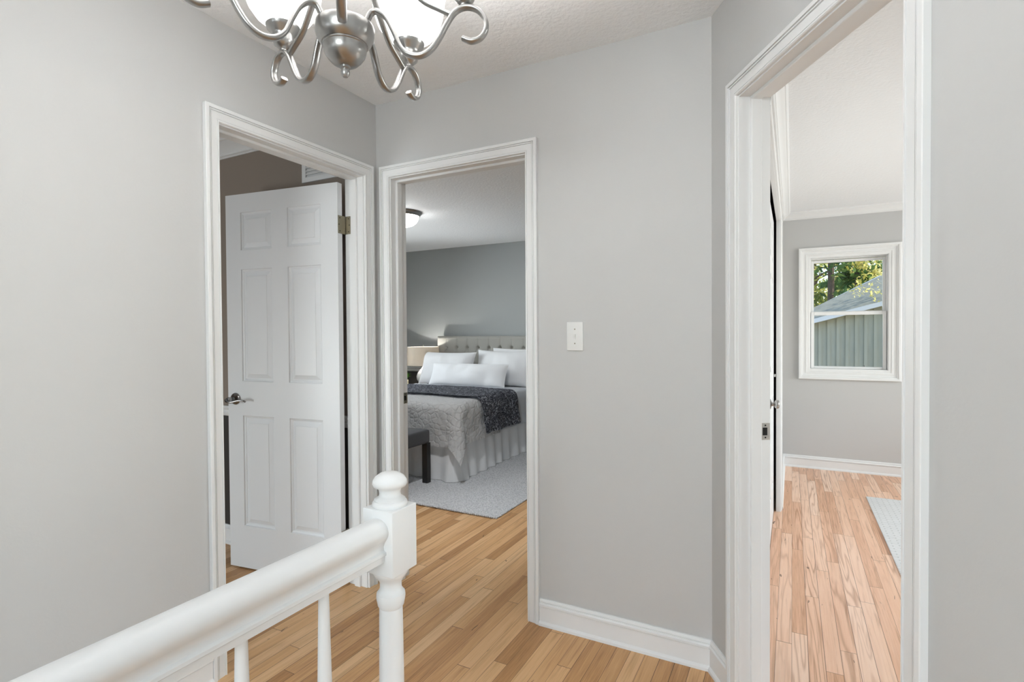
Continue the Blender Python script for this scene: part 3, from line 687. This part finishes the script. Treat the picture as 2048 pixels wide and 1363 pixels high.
# cloths draped over the mattress
def drape(s, t, top, r, X1, Y0, flare, cornerflare):
    ds, dt = max(s, 0), max(t, 0); d = math.hypot(ds, dt)
    bx = X1-r+min(s, 0); by = Y0+r-min(t, 0)
    if d < 1e-6: return V((bx, by, top))
    dx, dy = ds/d, -dt/d; cor = 2*dx*-dy
    if d < r*PI/2: out = r*math.sin(d/r); dr = r*(1-math.cos(d/r))
    else: e = d-r*PI/2; out = r+(flare+cornerflare*cor)*e; dr = r+e*math.sqrt(max(.2, 1-(flare+cornerflare*cor)**2))
    return V((bx+dx*out, by+dy*out, top-dr))
def cloth(name, s0, s1, t0, t1, nu, nv, top, r, X1, Y0, flare, cf, mat, amp, th=.012, sfn=None, parent=bed, wr=5., fold=.0):
    def f(u, v):
        s = s0+(s1-s0)*u; t = t0+(t1-t0)*v
        if sfn: s, t = sfn(s, t)
        p = drape(s, t, top, r, X1, Y0, flare, cf)
        n_ = nz3((p.x, p.y*.7, p.z), wr)+.5*nz3((p.x+9, p.y, p.z), wr*2.3)
        hang = max(s, t, 0); am = amp*(1+1.2*min(hang/.3, 1))
        o = V((am*n_*.8, -am*n_*.5, am*n_*.5))
        if fold and s > .1: o.x += fold*min((s-.1)/.3, 1)*(.6+math.sin(t*19+3*nz3((t, 0, 0), 4)))
        return p+o
    bm = bmesh.new(); g = grid(bm, f, nu, nv)
    r_ = bmesh.ops.solidify(bm, geom=bm.faces[:], thickness=th)
    return link(name, bm, mat, parent, smooth=70)
EX, EY = BX1+.025, BY0-.045
def curveedge(s, t): return s, t
# white duvet / top sheet towards the pillows (t negative = up the bed)
cloth('duvet', -1.55, .36, -1.47, -.50, 90, 60, .655, .07, EX, EY, .06, 0, M['sheet'], .008, .012, fold=.012)
qu = cloth('quilt', -1.55, .40, -.62, .42, 110, 70, .675, .085, EX+.012, EY, .10, .22, M['quilt'], .012, .018)
def throw_s(s, t): return s, t+.03*math.sin(s*2.2)-.06*max(s, 0)
th = cloth('throw_blanket', -1.62, .385, -.99, -.28, 110, 44, .700, .085, EX+.030, EY, .10, 0, M['throw'], .008, .010, throw_s, None, fold=.014)
tag(th, 'dark navy throw with pale leaf print laid across the white bed', 'throw blanket')
# pillows
def pillow(label, cx, cy, cz, w, h, t, tilt, rz, mat, group=None, seed=0, nm='pillow', roll=0, ears=.05):
    bm = bmesh.new(); nu, nv = 44, 30
    for sg in (1, -1):
        def f(u, v):
            a, b = 2*u-1, 2*v-1
            pa_ = (1-abs(a)**2.6)**.55 if abs(a) < 1 else 0; pb_ = (1-abs(b)**2.6)**.55 if abs(b) < 1 else 0
            x = a*w/2*(1-ears*(1-b*b)); z = b*h/2*(1-ears*1.2*(1-a*a))
            y = sg*t/2*pa_*pb_*(1+.18*nz3((x+seed, z, sg), 4))+.012*nz3((x+seed, z, 2*sg), 9)*pa_*pb_
            return V((x, y, z))
        grid(bm, f, nu, nv)
    bmesh.ops.remove_doubles(bm, verts=bm.verts, dist=1e-5)
    o = link(nm, bm, mat, None, smooth=80, loc=(cx, cy, cz)); o.rotation_euler = (math.radians(tilt), math.radians(roll), math.radians(rz))
    return tag(o, label, 'pillow', group)
pillow('plump white pillow leaning on the headboard beside the table lamp', -3.84, 5.55, .835, .79, .43, .20, -20, 0, M['pillow'], seed=1)
pillow('white pillow at the right side of the headboard, behind the long one', -3.08, 5.68, .845, .84, .47, .20, -20, 1, M['pillow'], seed=5, ears=.085)
pillow('second white pillow standing behind the right-hand one, only its corner tip showing', -2.96, 5.86, .845, .80, .48, .10, -6, 0, M['pillow'], seed=9)
pillow('long white lumbar pillow with fine horizontal lines in front of the others', -3.44, 5.40, .775, 1.07, .29, .16, -24, 0, M['pillow'], seed=12, nm='lumbar_pillow', ears=.03)

# bench at the foot of the bed
be = empty('bench', (-3.33, 3.48, 0)); tag(be, 'dark upholstered bench with black legs at the foot of the bed', 'bench')
bm = bmesh.new(); box(bm, (-.61, -.20, .345), (.61, .20, .462), 0, .022); link('seat', bm, M['bench'], be, smooth=50)
for sx in (-1, 1):
    for sy in (-1, 1):
        bm = bmesh.new(); vs = box(bm, (sx*.585-.025, sy*.172-.025, .0125), (sx*.585+.025, sy*.172+.025, .35))
        link('leg', bm, M['blackwood'], be, smooth=0)
# rug of the bedroom
def rug(name, x0, x1, y0, y1, mat, label, beads, th=.011):
    r = empty(name, (0, 0, 0)); tag(r, label, 'rug')
    bm = bmesh.new(); box(bm, (x0, y0, 0.0005), (x1, y1, th), 0, .003); link('rug_field', bm, mat, r, smooth=50)
    if beads:
        bm = bmesh.new()
        for k in range(int((x1-x0)/.016)):
            bmesh.ops.create_icosphere(bm, subdivisions=1, radius=.0085, matrix=Matrix.Translation((x0+.008+k*.016, y0-.003+.002*math.sin(k*1.7), .009)))
        for k in range(int((y1-y0)/.02)):
            bmesh.ops.create_icosphere(bm, subdivisions=1, radius=.0065, matrix=Matrix.Translation((x1, y0+k*.02, .007)))
        e = link('looped_edge', bm, mat, r, smooth=60); e['kind'] = 'stuff'
    return r
rug('rug', -4.25, -1.79, 3.165, 5.6, M['rug'], 'light grey looped wool rug under the bed', True)
rug('rug', .50, 2.3, 2.4, 4.85, M['rug2'], 'white ribbed woven rug on the pale floor of the window room', False, .008)
# nightstand, lamp, plant
ns = empty('nightstand', (-4.565, 5.70, 0)); tag(ns, 'black nightstand between the bed and the left wall', 'nightstand')
bm = bmesh.new(); box(bm, (-.24, -.20, .14), (.24, .20, .55), 0, .004); link('body', bm, M['blackwood'], ns, smooth=0)
bm = bmesh.new(); box(bm, (-.255, -.215, .55), (.255, .215, .575), 0, .003); link('top', bm, M['blackwood'], ns, smooth=0)
for sx in (-1, 1):
    for sy in (-1, 1):
        bm = bmesh.new(); box(bm, (sx*.21-.02, sy*.17-.02, 0), (sx*.21+.02, sy*.17+.02, .14)); link('leg', bm, M['blackwood'], ns, smooth=0)
bm = bmesh.new(); box(bm, (-.21, -.212, .36), (.21, -.200, .53), 0, .003); dw = link('drawer', bm, M['blackwood'], ns, smooth=0)
bm = bmesh.new(); bmesh.ops.create_uvsphere(bm, u_segments=16, v_segments=10, radius=.013, matrix=Matrix.Translation((0, -.222, .445))); link('knob', bm, M['nickel'], dw)
tl = empty('table_lamp', (-4.345, 5.735, .575)); tag(tl, 'table lamp with beige linen drum shade glowing beside the headboard', 'lamp')
bm = bmesh.new(); lathe(bm, [(0, 0), (.060, 0), (.062, .008), (.040, .020), (.060, .045), (.088, .090), (.092, .130), (.075, .180), (.040, .220), (.022, .240), (.014, .255), (.010, .262), (.010, .31), (0, .31)], (0, 0, 0), 36); link('lamp_base', bm, M['ceramic'], tl, smooth=50)
bm = bmesh.new(); lathe(bm, [(.214, .275), (.208, .520), (.205, .520), (.211, .275), (.214, .275)], (0, 0, 0), 56); link('lamp_shade', bm, M['lampshade'], tl, smooth=40)
bm = bmesh.new()
for k in range(3):
    a = 2*PI*k/3; tube(bm, [(0, 0, .515), (.207*math.cos(a), .207*math.sin(a), .518)], .002, 6)
tube(bm, [(0, 0, .30), (0, 0, .53)], .003, 8); lathe(bm, [(0, .528), (.009, .530), (.009, .540), (.004, .548), (0, .55)], (0, 0, 0), 14); link('shade_fitter', bm, M['nickel'], tl, smooth=50)
bm = bmesh.new(); bmesh.ops.create_uvsphere(bm, u_segments=16, v_segments=10, radius=.028, matrix=Matrix.Translation((0, 0, .40))); link('bulb', bm, M['bulb'], tl)
pp = empty('potted_plant', (-4.565, 5.60, .575)); tag(pp, 'small green grassy plant in a square beige pot on the nightstand', 'plant')
bm = bmesh.new(); box(bm, (-.042, -.042, 0), (.042, .042, .085), 0, .004); link('pot', bm, M['pot'], pp, smooth=0)
bm = bmesh.new(); box(bm, (-.036, -.036, .083), (.036, .036, .087)); link('soil', bm, M['soil'], pp, smooth=0)
random.seed(4); bm = bmesh.new()
for k in range(230):
    a = random.uniform(0, 2*PI); r1 = random.uniform(.02, .115); hh = random.uniform(.04, .105)-.25*max(0, r1-.09); b0 = V((.028*math.cos(a)*random.random(), .028*math.sin(a)*random.random(), .085))
    tip = V((r1*math.cos(a), r1*math.sin(a), .085+hh)); mid = (b0+tip)/2+V((0, 0, .02)); sd_ = V((-math.sin(a), math.cos(a), 0))*.0045
    v = [bm.verts.new(q) for q in (b0-sd_*.5, b0+sd_*.5, mid+sd_, tip, mid-sd_)]; bm.faces.new([v[0], v[1], v[2], v[4]]); bm.faces.new([v[4], v[2], v[3]])
link('foliage', bm, M['grassleaf'], pp, smooth=0)

# ------------------------------------------------------------------ outside: ground, neighbouring building, trees
bm = bmesh.new(); grid(bm, lambda u, v: V((-30+80*u, 5.9+70*v, -.9+.00+3.2*max(0, (v-.25))*1.2+.25*nz3((u*8, v*8, 0), 1.))), 30, 30); tag(link('ground', bm, M['ground']), kind='structure')
gb = empty('neighbour_building', (0, 12, -.9)); tag(gb, 'pale sage board-sided outbuilding with grey roof seen through the window', 'building')
GZ = lambda x: 1.42+(x-.36)*.277-(-.9)
bm = bmesh.new(); x = -1.2; 
a_ = [bm.verts.new(q) for q in ((-2.2, 0, 0), (6, 0, 0), (6, 0, GZ(6)), (-2.2, 0, GZ(-2.2)))]; b_ = [bm.verts.new(v.co+V((0, .15, 0))) for v in a_]
bm.faces.new(a_); bm.faces.new(b_)
for i in range(4): bm.faces.new([a_[i], a_[(i+1) % 4], b_[(i+1) % 4], b_[i]])
link('siding_wall', bm, M['siding'], gb, smooth=0)
bm = bmesh.new(); k = 0; x = -2.1
while x < 6:
    vs = box(bm, (x, -.022, 0), (x+.05, .0, GZ(x)-.02)); x += .148 if k % 2 else .152; k += 1
link('siding_battens', bm, M['siding'], gb, smooth=0)
bm = bmesh.new(); vs = box(bm, (-2.4, -.22, 0), (6.2, -.18, .085))
for v in vs: v.co.z += GZ(v.co.x)-.005
vs = box(bm, (-2.4, -.20, .03), (6.2, .0, .05))
for v in vs: v.co.z += GZ(v.co.x)-.03
link('fascia_board', bm, M['trim'], gb, smooth=0)
bm = bmesh.new()
ra = V((-.55, -.2, GZ(-.55)+.08)); rb = V((6.2, -.2, GZ(6.2)+.08)); rc = V((6.2, 5.4, 5.67+.55)); rd = V((.30, 4., 1.64+.9+.02))
rc = V((6.2, 4.0, 4.82+.9)); 
def rf(p, dz): return bm.verts.new(p+V((0, 0, dz)))
t_ = [rf(p, 0) for p in (ra, rb, rc, rd)]; b_ = [rf(p, -.06) for p in (ra, rb, rc, rd)]
bm.faces.new(t_); bm.faces.new(b_)
for i in range(4): bm.faces.new([t_[i], t_[(i+1) % 4], b_[(i+1) % 4], b_[i]])
link('roof', bm, M['shingle'], gb, smooth=0)
bm = bmesh.new(); tube(bm, [rd+V((-.05, 0, .04)), rc+V((0, 0, .04))], .045, 6); link('roof_ridge', bm, M['trim'], gb)
def tree(x, y, h, r, leafm, label, seed, nleaf=1500, conif=False, z0=-.7, grp=None, cat='tree', trunk=.16, low=.1, ls=.16, nm='tree'):
    random.seed(seed); root = empty(nm, (x, y, z0)); tag(root, label, cat, grp)
    bm = bmesh.new(); pts = [(0.15*nz3((seed, q, 0), 1)*q*.3, .1*q*nz3((seed, q, 5), .7), q*h/8) for q in range(9)]
    tube(bm, pts, [trunk*(1-.1*q) for q in range(9)], 9)
    if not conif:
        for k in range(16):
            q = random.uniform(.2, .9)*h; a = random.uniform(0, 2*PI); ll = random.uniform(.4, .9)*r
            tube(bm, [(0, 0, q), (ll*.5*math.cos(a), ll*.5*math.sin(a), q+.25*ll), (ll*math.cos(a), ll*math.sin(a), q+.4*ll)], [trunk*.3, trunk*.2, trunk*.08], 5)
    link('trunk', bm, M['bark'], root)
    bm = bmesh.new(); cl_ = []
    for k in range(max(18, nleaf//45)):
        q = random.uniform(low, 1); a = random.uniform(0, 2*PI); rr = r*(1-q*.92 if conif else math.sin(PI*min(1, .18+.8*q))**.6)*random.uniform(.35, 1)
        cl_.append((V((rr*math.cos(a), rr*math.sin(a), q*h)), random.uniform(.12, .30)*r))
    for k in range(nleaf):
        c, cr = random.choice(cl_); p = c+V((random.gauss(0, 1), random.gauss(0, 1), random.gauss(0, .6)))*cr*.6
        d = V((random.gauss(0, 1), random.gauss(0, 1), random.gauss(0, 1))).normalized(); e = d.cross(V((random.random(), random.random(), 1))).normalized(); s = ls*random.uniform(.5, 1.2)
        v = [bm.verts.new(q) for q in (p-d*s, p+e*s*.42, p+d*s, p-e*s*.42)]; bm.faces.new(v)
    link('foliage', bm, leafm, root, smooth=0)
    return root
tree(1.05, 19.0, 9, 1.5, M['leafd'], 'tall dark evergreen at the left edge of the window view', 11, 2600, True, trunk=.13)
tree(1.95, 21.0, 10, 1.3, M['leafd'], 'evergreen with straight bare trunk in the middle of the window view', 12, 900, True, trunk=.17, low=.35)
tree(2.9, 18.6, 6.9, 1.5, M['leafy'], 'sunlit yellow-green tree behind the outbuilding roof', 13, 3000, ls=.10, trunk=.07)
tree(3.9, 24.0, 9, 2.4, M['leafd'], 'dark leafy tree at the right edge of the window view', 14, 2600, trunk=.2)
tree(.3, 24.0, 10, 2.0, M['leafm'], 'mid-green tree behind the tall dark evergreen', 15, 2400)
tree(2.3, 28.0, 9, 2.6, M['leafy'], 'bright yellow tree far behind the straight trunk', 16, 3200, trunk=.15)
tree(1.0, 31.0, 10, 2.6, M['leafm'], 'far green tree filling the gap left of the straight trunk', 17, 2600)
tree(4.6, 31.0, 10, 3.0, M['leafm'], 'far green tree behind the dark one at the right edge', 18, 2600)
tree(1.13, 11.2, 1.25, .22, M['leafd'], 'small young conifer standing against the sage siding', 19, 700, True, z0=-.60, cat='conifer', trunk=.02, ls=.035, nm='conifer')
tree(2.28, 11.2, 4.1, 1.40, M['leafy'], 'sunlit branches of a light green tree overlapping the outbuilding roof', 21, 1900, z0=-.6, ls=.045, trunk=.05, low=.58)
